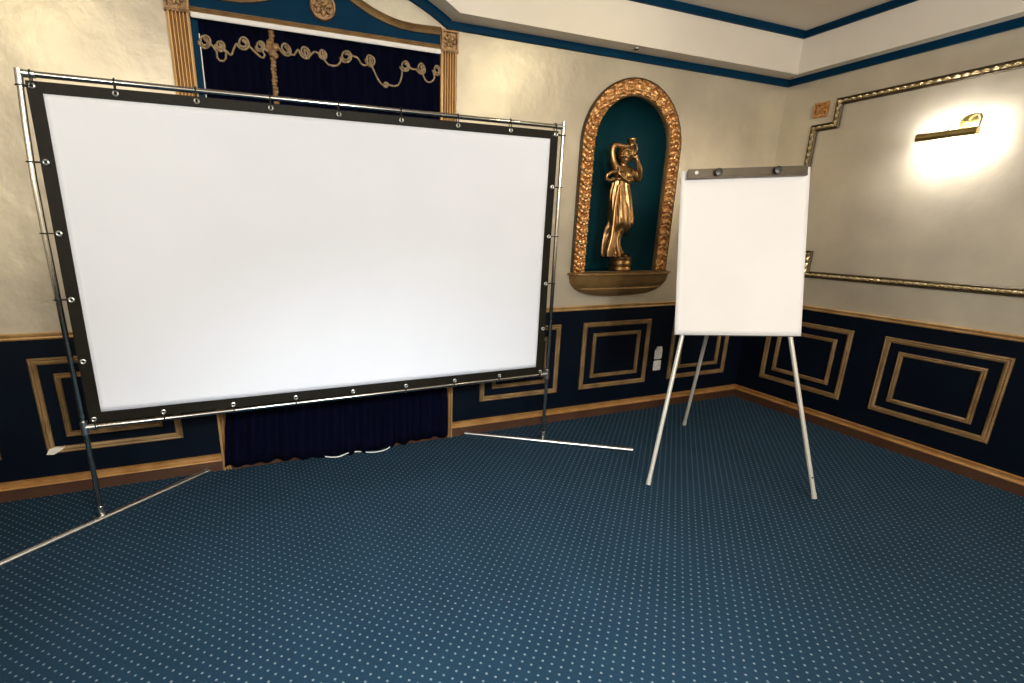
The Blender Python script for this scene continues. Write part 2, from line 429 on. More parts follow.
# gold scroll cord
def cy(x, z):
    u = (x+4.350)/(1.314); return cur(max(0, min(1, u)), z)[1]-.016
seq = [('L', -4.326, 2.418, 1), (-4.275, 2.385), (-4.275, 2.335), (-4.235, 2.335), (-4.228, 2.385), ('L', -4.255, 2.405, .8), (-4.225, 2.375), (-4.205, 2.358), (-4.190, 2.40), ('L', -4.140, 2.430, 1),
       (-4.09, 2.405), (-4.05, 2.365), (-4.035, 2.39), ('L', -4.058, 2.428, .8), (-4.02, 2.40), (-3.975, 2.425), ('L', -3.928, 2.428, 1), (-3.89, 2.40), (-3.865, 2.435), ('L', -3.826, 2.428, 1), (-3.818, 2.39),
       (-3.785, 2.435), ('L', -3.732, 2.428, .8), (-3.715, 2.385), (-3.665, 2.372), (-3.63, 2.405), ('L', -3.601, 2.436, 1), (-3.565, 2.440), (-3.535, 2.44), (-3.515, 2.395), (-3.48, 2.40),
       ('L', -3.465, 2.432, 1), (-3.445, 2.385), (-3.425, 2.335), (-3.40, 2.312), ('L', -3.372, 2.318, .45), (-3.33, 2.306), (-3.290, 2.325), (-3.272, 2.39), ('L', -3.257, 2.424, .9), (-3.22, 2.418), (-3.185, 2.415),
       ('L', -3.155, 2.425, 1), (-3.135, 2.375), (-3.10, 2.352), (-3.075, 2.375), (-3.078, 2.40), ('L', -3.058, 2.425, .9)]
cp = []
for q in seq:
    if q[0] == 'L':
        for k in range(24):
            a = 2*PI*k/12.5+PI; r = (.033-.0118*k/12.5)*q[3]
            cp.append((q[1]+r*math.cos(a), q[2]+r*math.sin(a)*1.05))
    else: cp.append(q)
for _ in range(1):                       # Chaikin smoothing
    o2 = []
    for a, b in zip(cp, cp[1:]):
        o2 += [(a[0]*.75+b[0]*.25, a[1]*.75+b[1]*.25), (a[0]*.25+b[0]*.75, a[1]*.25+b[1]*.75)]
    cp = o2
bm = bmesh.new(); tube(bm, [(x, cy(x, z), z) for x, z in cp], .0056, 6)
obj('scroll_cord', bm, M_CORD, cu_t, 60)
bm = bmesh.new()
for k in range(34):
    z = 2.505-k*.018; wv = .017*(1+.12*math.sin(k*2.1))
    ball(bm, (-3.998+.002*math.sin(k*1.7), cy(-3.998, z)+.004, z), .013, (wv/.013, .7, .95), 8)
for dx, dz, rr in ((-.022, .0, .02), (.020, .012, .02), (0, -.02, .022), (.014, -.03, .016), (-.014, .028, .016)):
    ball(bm, (-3.998+dx, cy(-3.998, 2.42)-.008, 2.42+dz), rr, (1, .6, 1), 8)
obj('vertical_braid', bm, M_BRAID, cu_t, 60)

# ------------------------------------------------------------------ wainscot panels
def wall_panel(name, mapf, c, label, chip=False):
    loc = mapf(c, .525, 0)
    t = thing(name, label, 'wall panel', loc, 'gilt framed wainscot panels')
    for nm, hw, hh, wdt in (('outer_moulding', .340, .277, .038), ('inner_moulding', .238, .186, .030)):
        a0, a1, z0, z1 = c-hw, c+hw, .525-hh, .525+hh
        bm = bmesh.new()
        sweep(bm, [(a0, z0), (a1, z0), (a1, z1), (a0, z1)], [(0, 0), (0, .010), (wdt*.2, .017), (wdt*.4, .013), (wdt*.55, .018), (wdt*.8, .016), (wdt, .008), (wdt, 0)], mapf, True)
        o = obj(nm, bm, M_PANELG, t, 35)
        if chip and nm == 'outer_moulding':
            bm = bmesh.new()
            pts = [(a0-.003, z0+.002), (a0+.03, z0-.002), (a0+.075, z0+.022), (a0+.09, z0+.040), (a0+.07, z0+.036), (a0+.045, z0+.040), (a0+.015, z0+.034)]
            f = [bm.verts.new(mapf(x, z, .021)) for x, z in pts]; b = [bm.verts.new(mapf(x, z, .005)) for x, z in pts]
            bm.faces.new(f); bm.faces.new(b[::-1])
            for i in range(len(pts)): bm.faces.new((f[i], f[i-1], b[i-1], b[i]))
            ch = obj('chipped_corner', bm, M_CHIP, o, 0); ch['label'] = 'bare white chip on the lower corner'
wall_panel('wainscot_panel', back, -5.918, 'navy panel with gilt frame cut off by the left picture edge')
wall_panel('wainscot_panel', back, -5.028, 'navy double gilt framed panel behind the left screen leg, white chipped corner', True)
wall_panel('wainscot_panel', back, -2.360, 'navy gilt framed panel behind the right post of the projection screen')
wall_panel('wainscot_panel', back, -1.470, 'navy double gilt framed panel just left of the white wall sockets')
wall_panel('wainscot_panel', back, -.542, 'navy gilt framed panel right of the sockets, half hidden behind the flipchart')
wall_panel('wainscot_panel', right, -.567, 'navy gilt framed panel on the right wall beside the room corner')
wall_panel('wainscot_panel', right, -1.457, 'fully visible navy double gilt framed panel on the right wall under the lamp')

# ------------------------------------------------------------------ right wall frame and square
fr = thing('moulding_frame', 'stepped carved gilt frame moulding round the lamp on the right wall', 'wall moulding', (0, -1.2, 1.82))
def frame_loop(c0, c1, zt, zb):  # centreline, counter-clockwise seen from the room is not needed
    st = .160
    return [(c0, zb+st), (c0, zt-st), (c0-st, zt-st), (c0-st, zt), (c1+st, zt), (c1+st, zt-st), (c1, zt-st), (c1, zb+st), (c1+st, zb+st), (c1+st, zb), (c0-st, zb), (c0-st, zb+st)]
loop = frame_loop(-.296, -2.104, 2.458, 1.187)
bm = bmesh.new()
sweep(bm, loop, [(-.025, 0), (-.025, .016), (-.019, .022), (-.013, .014), (.013, .014), (.019, .022), (.025, .016), (.025, 0)], right, True)
obj('frame_rail', bm, M_DARKG, fr, 35)
dl = ext(loop+[loop[0]], .0065)[:-1]
def bead(s):
    q = (s/.046) % 1; h = .003+.020*abs(math.sin(PI*q))**.7; e = .005*math.sin(2*PI*q)
    return [(-.0115, .012), (-.008, .012+h*.6), (-.003+e, .012+h), (.003+e, .012+h), (.008, .012+h*.55), (.0115, .012)]
bm = bmesh.new(); sweep(bm, dl, bead, right, True); obj('carved_ribbon', bm, M_BRIGHTG, fr, 60)

so = thing('flower_ornament', 'small square gilt flower ornament in the step of the right wall frame', 'wall ornament', (0, -.324, 2.427))
bm = bmesh.new(); box(bm, -.014, 0, -.376, -.272, 2.373, 2.481, .003)
sweep(bm, [(-.374, 2.375), (-.274, 2.375), (-.274, 2.479), (-.374, 2.479)], [(0, .012), (0, .024), (.009, .022), (.012, .012)], right, True)
obj('square_plate', bm, M_GOLD, so, 40)
bm = bmesh.new()
for k in range(4): petal(bm, right, -.324, 2.427, PI/4+k*PI/2, .006, .050, .016, .016, .013)
for k in range(4): petal(bm, right, -.324, 2.427, k*PI/2, .006, .036, .012, .014, .013)
ball(bm, (-.024, -.324, 2.427), .011, seg=10)
obj('flower_relief', bm, M_GOLD, so, 50)

# ------------------------------------------------------------------ picture light
pl = thing('picture_light', 'lit brass picture light on the right wall', 'wall lamp', (0, -1.245, 2.17))
cyl, cx_, cz_ = (-1.073, -1.372), -.125, 2.108
bm = bmesh.new()
rows = []
for y in (cyl[0], cyl[1]):
    for rad in (.023, .0205): pass
def shade_ring(y, rad):
    return [bm.verts.new((cx_+rad*math.cos(a), y, cz_+rad*math.sin(a))) for a in [math.radians(55+k*200/20) for k in range(21)]]
oa, ob, ia, ib = shade_ring(cyl[0], .024), shade_ring(cyl[1], .024), shade_ring(cyl[0], .022), shade_ring(cyl[1], .022)
for A, B in ((oa, ob), (ib, ia)):
    for k in range(20): bm.faces.new((A[k], A[k+1], B[k+1], B[k]))
for k in (0, 20): bm.faces.new((oa[k], ob[k], ib[k], ia[k]))
for A, B in ((oa, ia), (ob, ib)):
    for k in range(20): bm.faces.new((A[k], A[k+1], B[k+1], B[k]))
for y, s in ((cyl[0], 1), (cyl[1], -1)):
    lathe_pts = [(cx_+.0235*math.cos(2*PI*k/24), y, cz_+.0235*math.sin(2*PI*k/24)) for k in range(24)]
    a = [bm.verts.new(p) for p in lathe_pts]; b = [bm.verts.new((p[0], p[1]+s*.004, p[2])) for p in lathe_pts]
    bm.faces.new(a); bm.faces.new(b[::-1])
    for k in range(24): bm.faces.new((a[k], a[k-1], b[k-1], b[k]))
obj('lamp_shade', bm, M_BRASS, pl, 40)
bm = bmesh.new(); tube(bm, [(cx_+.003, cyl[0]-.012, cz_-.002), (cx_+.003, cyl[1]+.012, cz_-.002)], .0105, 12); obj('lamp_tube', bm, M_BULB, pl)
bm = bmesh.new(); lathe(bm, [(.046, .0), (.046, .006), (.038, .013), (.018, .020), (.010, .030), (.004, .034)], (0, -1.262, 2.178), 28, 'X'); obj('wall_plate', bm, M_BRASS, pl)
bm = bmesh.new(); tube(bm, [(-.012, -1.245, 2.185), (-.05, -1.235, 2.196), (-.09, -1.225, 2.178), (-.120, -1.220, 2.128)], .0042, 8); obj('arm', bm, M_BRASS, pl)
bm = bmesh.new()
arc = [(-.015, -1.265, 2.186), (-.035, -1.285, 2.204), (-.055, -1.315, 2.213), (-.078, -1.345, 2.206), (-.098, -1.364, 2.182), (-.115, -1.370, 2.150), (-.124, -1.370, 2.125)]
tube(bm, arc, .0062, 8); obj('arm', bm, M_BRASS, pl)

# ------------------------------------------------------------------ niche
nt_ = thing('statue_niche', 'arched teal niche with carved gilt surround holding the statue', 'niche', (NCX, 0, NZ0))
bm = bmesh.new(); dep = .27; n = 28; g = []
zs = [NZ0+(NZA-NZ0)*k/8 for k in range(9)]
for z in zs: g.append([(NCX-NW*math.cos(PI*k/n), dep*math.sin(PI*k/n), z) for k in range(n+1)])
for j in range(1, 13):
    a = PI/2*j/12*.995; g.append([(NCX-NW*math.cos(a)*math.cos(PI*k/n), dep*math.cos(a)*math.sin(PI*k/n), NZA+NW*math.sin(a)) for k in range(n+1)])
gv = [[bm.verts.new(p) for p in r] for r in g]
for A, B in zip(gv, gv[1:]):
    for k in range(n): bm.faces.new((A[k], A[k+1], B[k+1], B[k]))
bm.faces.new([bm.verts.new(p) for p in g[0]])
obj('recess', bm, M_NICHE, nt_, 50)
# carved arch frame: leaf after leaf along the path
apath = ext([(NCX-.395, 1.2), (NCX-.395, NZA)], .006) + [(NCX-.395*math.cos(PI*k/200), NZA+.395*math.sin(PI*k/200)) for k in range(1, 200)] + ext([(NCX+.395, NZA), (NCX+.395, 1.2)], .006)
LEAF = .082
def leaf(s):
    pr = [(-.050, 0), (-.050, .022)]
    for k in range(25):
        u = -.048+.096*k/24; uu = u/.048
        d = s/LEAF-.30*abs(uu)**1.6-.12*uu; d = (d-math.floor(d))*2-1       # -1..1 across one leaf
        rim = max(0, 1-abs(d)**3)
        h = .014 + .022*rim*(1-.35*uu*uu)
        h += .006*math.cos(d*PI*3)*rim*(.4+.6*abs(uu)) + .004*math.exp(-(d/.16)**2)
        h += .004*math.sin(uu*11+d*2.5)*rim
        pr.append((u, max(.010, h)))
    pr += [(.050, .022), (.050, 0)]
    return pr
bm = bmesh.new(); sweep(bm, apath, leaf, back); fo = obj('carved_surround', bm, M_GOLD, nt_, 55)
bm = bmesh.new()
sweep(bm, apath[::4]+[apath[-1]], [(.050, 0), (.050, .026), (.054, .028), (.060, .022), (.060, 0)], back)
obj('outer_fillet', bm, M_DARKG, nt_, 40)
bm = bmesh.new()
sweep(bm, apath[::4]+[apath[-1]], [(-.058, -.01), (-.058, .012), (-.055, .020), (-.051, .020), (-.050, -.01)], back)
obj('inner_fillet', bm, M_PANELG, nt_, 40)
bm = bmesh.new(); n = 40
prof = [(.470, .130, 1.199), (.478, .137, 1.194), (.478, .137, 1.183), (.463, .122, 1.176), (.460, .116, 1.150), (.452, .112, 1.120), (.436, .102, 1.098), (.416, .094, 1.082), (.412, .096, 1.074), (.396, .092, 1.066), (.36, .086, 1.048), (.28, .072, 1.026), (.15, .05, 1.014), (.02, .01, 1.010)]
rr = []
for hw, d, z in prof:
    rr.append([bm.verts.new((NCX+hw*math.copysign(abs(math.cos(PI*k/n))**.62, math.cos(PI*k/n)), -d*math.sin(PI*k/n)**.62, z)) for k in range(n+1)])
for A, B in zip(rr, rr[1:]):
    for k in range(n): bm.faces.new((A[k], A[k+1], B[k+1], B[k]))
bm.faces.new(rr[0]); bm.faces.new(rr[-1])
obj('shelf', bm, M_SHELF, nt_, 35)

# ------------------------------------------------------------------ statue
SY = .055
def P3(x, z, y=0): return Vector((x, SY+y, z))
stt = thing('statue', 'gilded bronze statue of a draped woman carrying a jug on a round base', 'statue', (-1.475, SY, 1.2))
bm = bmesh.new()
lathe(bm, [(.084, 1.201), (.088, 1.206), (.088, 1.222), (.083, 1.228), (.083, 1.236), (.087, 1.241), (.087, 1.268), (.083, 1.276), (.083, 1.284), (.087, 1.290), (.087, 1.303), (.082, 1.308)], (-1.470, SY, 0), 40)
obj('round_plinth', bm, M_BRONZE, stt, 40)
bm = bmesh.new()
def limb(pts, rs, sub=5, seg=14):
    P = [Vector(p) for p in pts]; out = []; ro = []
    for i in range(len(P)-1):
        p0, p1, p2, p3 = P[max(i-1, 0)], P[i], P[i+1], P[min(i+2, len(P)-1)]
        for k in range(sub):
            t = k/sub
            out.append(.5*((2*p1)+(p2-p0)*t+(2*p0-5*p1+4*p2-p3)*t*t+(3*p1-p0-3*p2+p3)*t**3))
            tt = t*t*(3-2*t); ro.append(rs[i]+(rs[i+1]-rs[i])*tt)
    out.append(P[-1]); ro.append(rs[-1]); tube(bm, out, ro, seg)
def torso(secs, seg=24):
    rows = []
    for x, y, z, a, b in secs: rows.append([bm.verts.new((x+a*math.cos(2*PI*k/seg), SY+y+b*math.sin(2*PI*k/seg), z)) for k in range(seg)])
    for A, B in zip(rows, rows[1:]):
        for k in range(seg): bm.faces.new((A[k], A[(k+1) % seg], B[(k+1) % seg], B[k]))
    bm.faces.new(rows[0][::-1]); bm.faces.new(rows[-1])
torso([(-1.535, 0, 1.70, .080, .060), (-1.535, 0, 1.76, .086, .064), (-1.538, 0, 1.81, .076, .054), (-1.541, -.004, 1.855, .064, .046), (-1.540, -.008, 1.895, .070, .050), (-1.534, -.008, 1.93, .078, .050), (-1.528, -.002, 1.955, .080, .042), (-1.527, .002, 1.972, .058, .032), (-1.530, .002, 1.985, .030, .026)])
for dx in (-.034, .030): ball(bm, P3(-1.535+dx, 1.908, -.044), .030, (1, .8, .95), 14)
limb([P3(-1.532, 1.965), P3(-1.540, 2.0, -.004), P3(-1.545, 2.03, -.012)], [.030, .024, .024])
hd = Vector((-1.546, SY-.018, 2.046))
rot = Matrix.Rotation(math.radians(-8), 3, 'Y') @ Matrix.Rotation(math.radians(12), 3, 'X')
ball(bm, hd, .05, (.80, .92, 1.04), 20, rot)
ball(bm, hd+rot @ Vector((0, -.030, -.026)), .026, (.9, .7, 1), 12, rot)          # jaw
ball(bm, hd+rot @ Vector((0, -.050, -.006)), .0085, (.75, 1, 1.5), 8, rot)         # nose
for s in (-1, 1):
    ball(bm, hd+rot @ Vector((s*.016, -.040, .006)), .008, (1.2, .7, .7), 8, rot)  # eyelids
    ball(bm, hd+rot @ Vector((s*.042, 0, -.004)), .011, (.5, 1, 1.4), 8, rot)      # ears
ball(bm, hd+rot @ Vector((0, -.046, -.024)), .009, (1.4, .6, .6), 8, rot)          # mouth
# arm on the right of the picture: elbow out, hand up on the jug
limb([P3(-1.470, 1.952), P3(-1.430, 1.918, -.012), P3(-1.392, 1.885, -.020), P3(-1.405, 1.945, -.040), P3(-1.438, 2.005, -.048), P3(-1.452, 2.028, -.048)], [.030, .027, .022, .022, .016, .013])
def hand(c, dirv, side, up):
    dirv, side = Vector(dirv).normalized(), Vector(side).normalized()
    nrm = dirv.cross(side)
    ball(bm, c+dirv*.014, .016, (1, .8, 1.1), 10)
    for k, (ln) in enumerate((.026, .030, .028, .022)):
        b = c+dirv*.020+side*(-.012+.008*k)
        limb([b, b+dirv*ln*.55+nrm*up*.3*ln, b+dirv*ln*.85+nrm*up*.8*ln], [.0055, .005, .004], 3, 8)
    b = c+dirv*.006-side*.012
    limb([b, b-side*.010+dirv*.012, b-side*.012+dirv*.022+nrm*up*.01], [.006, .0055, .0045], 3, 8)
hand(P3(-1.452, 2.028, -.048), (-.35, .1, .94), (.94, 0, .35), 1)
# arm on the left of the picture: raised, forearm over the head
limb([P3(-1.596, 1.952), P3(-1.625, 2.000, .0), P3(-1.642, 2.060, .002), P3(-1.640, 2.108, .0), P3(-1.605, 2.118, -.004), P3(-1.560, 2.114, -.004), P3(-1.530, 2.112, -.006)], [.030, .027, .024, .022, .020, .016, .013])
hand(P3(-1.530, 2.112, -.006), (1, 0, .05), (0, -1, .1), -1)
# legs under the drapery and both feet
limb([P3(-1.572, 1.72), P3(-1.568, 1.53, -.01), P3(-1.556, 1.42, .0), P3(-1.545, 1.335)], [.058, .040, .034, .020])
limb([P3(-1.502, 1.71, -.01), P3(-1.508, 1.60, -.04), P3(-1.510, 1.540, -.055), P3(-1.545, 1.44, .015), P3(-1.535, 1.335, .03)], [.058, .050, .038, .028, .020])
for x, dx in ((-1.545, -.01), (-1.500, .012)):
    ball(bm, P3(x+dx, 1.321, -.035), .026, (.8, 1.9, .62), 12)
    ball(bm, P3(x+dx, 1.318, -.072), .018, (1.0, 1.1, .6), 10)
# one continuous skin
me = bpy.data.meshes.new('figure'); bmesh.ops.recalc_face_normals(bm, faces=bm.faces[:]); bm.to_mesh(me); bm.free()
tmp = bpy.data.objects.new('tmp_figure', me); COL.objects.link(tmp)
rm = tmp.modifiers.new('r', 'REMESH'); rm.mode = 'VOXEL'; rm.voxel_size = .0042
smo = tmp.modifiers.new('s', 'SMOOTH'); smo.factor = .5; smo.iterations = 3
dg = bpy.context.evaluated_depsgraph_get(); ev = tmp.evaluated_get(dg)
fm = bpy.data.meshes.new_from_object(ev); bpy.data.objects.remove(tmp)
bm = bmesh.new(); bm.from_mesh(fm); bpy.data.meshes.remove(fm)
fig = obj('figure', bm, M_BRONZE, stt, 0)
for p in fig.data.polygons: p.use_smooth = True
# hair
bm = bmesh.new()
ball(bm, hd+Vector((0, .014, .012)), .053, (.86, .95, .95), 16, rot)
ball(bm, hd+Vector((.0, .058, .0)), .026, (1, .9, 1), 12)
for k in range(9):
    a = PI*k/8; ball(bm, hd+rot @ Vector((.040*math.cos(a), -.020, .006+.040*math.sin(a))), .0135, (1, 1, .8), 8)
obj('hair', bm, M_BRONZE, fig, 60)
# draped skirt: sections (z, centre x, centre y, half width, half depth), folds as angular ripples
secs = [(1.872, -1.541, -.004, .070, .052), (1.84, -1.540, -.003, .074, .055), (1.80, -1.538, .0, .084, .064), (1.76, -1.536, .0, .088, .074), (1.70, -1.530, -.002, .088, .078), (1.65, -1.524, -.006, .088, .082),
        (1.60, -1.520, -.012, .088, .086), (1.56, -1.520, -.014, .086, .086), (1.525, -1.534, -.004, .084, .070), (1.49, -1.556, .004, .064, .056), (1.44, -1.566, .006, .058, .052), (1.40, -1.566, .006, .062, .054), (1.36, -1.560, .004, .070, .060), (1.325, -1.552, .002, .080, .066), (1.312, -1.550, .002, .082, .068)]
bm = bmesh.new(); seg = 96; rows = []
import bisect
Z = [s[0] for s in secs][::-1]; SS = secs[::-1]
def sec(z):
    i = min(max(bisect.bisect(Z, z)-1, 0), len(Z)-2); t = (z-Z[i])/(Z[i+1]-Z[i]); t = t*t*(3-2*t)*.5+t*.5
    return [SS[i][k]+(SS[i+1][k]-SS[i][k])*t for k in range(1, 5)]
nz = 60
for j in range(nz+1):
    z = 1.872+(1.312-1.872)*j/nz; x, y, a, b = sec(z); row = []
    low = j/nz
    for k in range(seg):
        th = 2*PI*k/seg
        sway = 1.6*(1.87-z)
        fold = (.004+.012*low)*math.sin(th*9+sway*3+1.5*math.sin(th*2)) + (.002+.004*low)*math.sin(th*17-sway*5)
        row.append(bm.verts.new((x+(a+fold)*math.cos(th), SY+y+(b+fold)*math.sin(th), z)))
    rows.append(row)
for A, B in zip(rows, rows[1:]):
    for k in range(seg): bm.faces.new((A[k], A[(k+1) % seg], B[(k+1) % seg], B[k]))
# cloth over the bent knee, rolled waist, and the tail of cloth at the left
kn = []
for t, x, z, y, r in ((0, -1.520, 1.72, -.02, .050), (.3, -1.512, 1.63, -.050, .048), (.6, -1.506, 1.565, -.066, .043), (.8, -1.503, 1.530, -.068, .036), (.95, -1.503, 1.508, -.062, .021), (1, -1.504, 1.500, -.055, .008)): kn.append(((x, SY+y, z), r))
tube(bm, [k[0] for k in kn], [k[1] for k in kn], 20)
tube(bm, [(-1.541+.074*math.cos(a), SY-.004+.056*math.sin(a), 1.868+.012*math.sin(a*2)) for a in [2*PI*k/40 for k in range(40)]], .012, 8, closed=True)
for k in range(5):
    o_ = k*.010
    tube(bm, [(-1.590+o_*.3, SY-.045+o_, 1.84), (-1.612+o_*.4, SY-.05+o_, 1.70), (-1.606+o_, SY-.045+o_, 1.56), (-1.618+o_, SY-.05, 1.44), (-1.640+o_*1.2, SY-.052, 1.36), (-1.640+o_*1.6, SY-.055, 1.314)], [.008, .011, .013, .014, .015, .011], 8)
for k in range(3):
    tube(bm, [(-1.595, SY-.04, 1.965-.01*k), (-1.615, SY-.058, 1.92), (-1.575+.02*k, SY-.066, 1.880-.006*k), (-1.520+.02*k, SY-.062, 1.872), (-1.478, SY-.045, 1.90)], [.010, .012, .012, .011, .008], 8)
tube(bm, [(-1.610, SY-.03, 1.93), (-1.655, SY-.03, 1.925), (-1.690, SY-.02, 1.905), (-1.692, SY-.02, 1.875), (-1.662, SY-.025, 1.868), (-1.628, SY-.03, 1.88)], [.016, .015, .014, .013, .013, .014], 10)
obj('drapery', bm, M_BRONZE, fig, 60)
# jug on the shoulder
bm = bmesh.new()
lathe(bm, [(.018, 0), (.028, .006), (.044, .030), (.049, .058), (.041, .084), (.025, .100), (.020, .112), (.021, .124), (.032, .142), (.037, .155), (.035, .160), (.026, .158)], (-1.474, SY+.004, 2.012), 28)
tube(bm, [(-1.454, SY+.004, 2.150), (-1.422, SY+.004, 2.132), (-1.414, SY+.004, 2.100), (-1.428, SY+.004, 2.072)], .0055, 8)
obj('water_jug', bm, M_BRONZE, stt, 50)

# ------------------------------------------------------------------ sockets
for i, (z, lab) in enumerate(((.487, 'upper white wall socket with a small plug on top, above another socket'), (.386, 'lower white wall socket on the navy wainscot beneath another socket'))):
    t = thing('power_socket', lab, 'socket', (-1.012, 0, z), 'white sockets on the wainscot')
    bm = bmesh.new(); box(bm, -1.052, -.972, -.016, 0, z-.044, z+.044, .006)
    obj('cover_plate', bm, M_WPLAST, t, 40)
    bm = bmesh.new(); lathe(bm, [(.026, .012), (.026, .024), (.022, .025), (.020, .019), (.002, .018)], (-1.012, 0, z), 28, 'Y'); obj('socket_insert', bm, M_WPLAST, t, 40)
    if i == 0:
        bm = bmesh.new(); box(bm, -1.038, -.988, -.026, -.002, z+.040, z+.068, .005); obj('plug_cap', bm, M_WPLAST, t, 40)
    bm = bmesh.new()
    for s in (-.0095, .0095): lathe(bm, [(.0028, .017), (.0028, .0205)], (-1.012+s, 0, z+s*.3), 10, 'Y')
    obj('pin_holes', bm, M_DARK, t, 40)

# ------------------------------------------------------------------ soffit downlights
for x, y, lab in ((-1.644, -.098, 'tiny recessed spotlight in the soffit above the niche'), (-.085, -.090, 'tiny recessed spotlight in the soffit at the room corner')):
    t = thing('recessed_spotlight', lab, 'ceiling light', (x, y, ZS), 'small soffit spotlights')
    bm = bmesh.new(); lathe(bm, [(.028, -.001), (.028, -.006), (.024, -.009), (.019, -.007), (.019, -.001)], (x, y, ZS), 24); obj('trim_ring', bm, M_STEEL, t, 40)
    bm = bmesh.new(); lathe(bm, [(.0185, -.001), (.0185, -.004), (.010, -.006)], (x, y, ZS), 20); obj('lens', bm, M_DARK, t, 40)

# ------------------------------------------------------------------ projection screen
A0 = Vector((-5.070, -.399, 0)); B0 = Vector((-2.331, -.316, 0)); E = (B0-A0).normalized(); Nn = Vector((E.y, -E.x, 0))  # Nn towards the camera
def SP(s, z, o=0): return A0+E*s+Vector((0, 0, z))+Nn*o
scr = thing('projection_screen', 'large white portable projection screen laced to a chrome pipe stand', 'projection screen', SP(1.37, 0))
RP_ = .0128
def PS(s, z):
    return s + (.024*max(0, (z-1.6)/.5)**1.6 if s < 1 else 0)      # the left post bows a little at the top
for s, top in ((.014, 2.112), (2.752, 2.150)):
    bm = bmesh.new(); tube(bm, [SP(PS(s, k/10*top), max(.02, k/10*top)) for k in range(11)], RP_, 16)
    po = obj('post', bm, M_CHROME, scr)
    bm = bmesh.new()                                                    # tee fittings
    tube(bm, [SP(s, .482), SP(s, .552)], RP_+.004, 16)
    sg = 1 if s < 1 else -1
    tube(bm, [SP(s, .517), SP(s+sg*.055, .517)], RP_+.003, 16)
    obj('tee_fitting', bm, M_STEEL, po)
    bm = bmesh.new(); tz = 2.100 if s < 1 else 2.122
    tube(bm, [SP(PS(s, tz-.05), tz-.05), SP(PS(s, top), top+.004)], RP_+.0025, 16); tube(bm, [SP(PS(s, tz), tz), SP(PS(s, tz)+sg*.055, tz)], RP_+.0025, 16)
    obj('corner_fitting', bm, M_STEEL, po)
    bm = bmesh.new(); tube(bm, [SP(s, .0), SP(s, .075)], RP_+.004, 16); obj('foot_fitting', bm, M_STEEL, po)
for nm, z0, z1 in (('top_rail', 2.100, 2.122), ('bottom_rail', .517, .517)):
    bm = bmesh.new(); tube(bm, [SP(.035 if z0 > 1 else .014, z0), SP(.6, z0+(z1-z0)*.2), SP(1.4, (z0+z1)/2), SP(2.752, z1)], RP_, 16); obj(nm, bm, M_CHROME, scr)
for P, Q in (((-5.537, -.828), (-4.577, -.031)), ((-2.818, -.024), (-1.822, -.701))):
    bm = bmesh.new(); tube(bm, [(*P, .0155), (*Q, .0155)], .0155, 16); fo = obj('foot', bm, M_STEEL, scr)
    bm = bmesh.new(); a, b = Vector((*P, .0155)), Vector((*Q, .0155)); d = (b-a).normalized()
    tube(bm, [a-d*.004, a+d*.02], .0175, 14); obj('end_cap', bm, M_STEEL, fo)
    bm = bmesh.new(); tube(bm, [b-d*.02, b+d*.004], .0175, 14); obj('end_cap', bm, M_STEEL, fo)
# fabric
def gx(s, z):
    """grommet frame -> plane: s,z in 0..1 ; bilinear"""
    c00, c10, c01, c11 = Vector((.063, .560)), Vector((2.686, .545)), Vector((.076, 2.054)), Vector((2.691, 2.074))
    return c00*(1-s)*(1-z)+c10*s*(1-z)+c01*(1-s)*z+c11*s*z
def fab(s, z, o=0):
    p = gx(s, z)
    wv = .006*math.sin(s*9+z*4)*math.sin(PI*max(0, min(1, z))) + .004*math.sin(s*31-z*17)*max(0, .35-z)*max(0, 1-s*1.5)*2
    return SP(p.x, p.y, .006+wv*.6+o)
def sheet(bm, s0, s1, z0, z1, o, ns, nz):
    g = [[bm.verts.new(fab(s0+(s1-s0)*i/ns, z0+(z1-z0)*j/nz, o)) for i in range(ns+1)] for j in range(nz+1)]
    for A, B in zip(g, g[1:]):
        for i in range(ns): bm.faces.new((A[i], A[i+1], B[i+1], B[i]))
BS, BZ = .0080, .0135
bm = bmesh.new(); sheet(bm, .008, .990, .022, .984, 0, 80, 50)
f = obj('screen_surface', bm, M_WHITE, scr, 0)
for p in f.data.polygons: p.use_smooth = True
f.modifiers.new('thick', 'SOLIDIFY').thickness = .002
bm = bmesh.new()
sheet(bm, -BS, .0125, -BZ, 1+BZ, .0026, 2, 40); sheet(bm, .987, 1+BS, -BZ, 1+BZ, .0026, 2, 40)
sheet(bm, .0125, .987, -BZ, .0205, .0026, 80, 2); sheet(bm, .0125, .987, .983, 1+BZ, .0026, 80, 2)
bmesh.ops.remove_doubles(bm, verts=bm.verts[:], dist=.0004)
f = obj('border', bm, M_BLACK, scr, 0)
f.modifiers.new('thick', 'SOLIDIFY').thickness = .003
gro = [(k, 1, 't') for k in (0, .114, .237, .362, .489, .618, .747, .878, 1)] + [(k, 0, 'b') for k in (0, .116, .244, .370, .496, .623, .75, .876, 1)] + [(0, k/5, 'l') for k in range(1, 5)] + [(1, k/5, 'r') for k in range(1, 5)]
def ring_pts(c, r, n=20, o=0): return [c+E*r*math.cos(2*PI*k/n)+Vector((0, 0, r*math.sin(2*PI*k/n)))+Nn*o for k in range(n)]
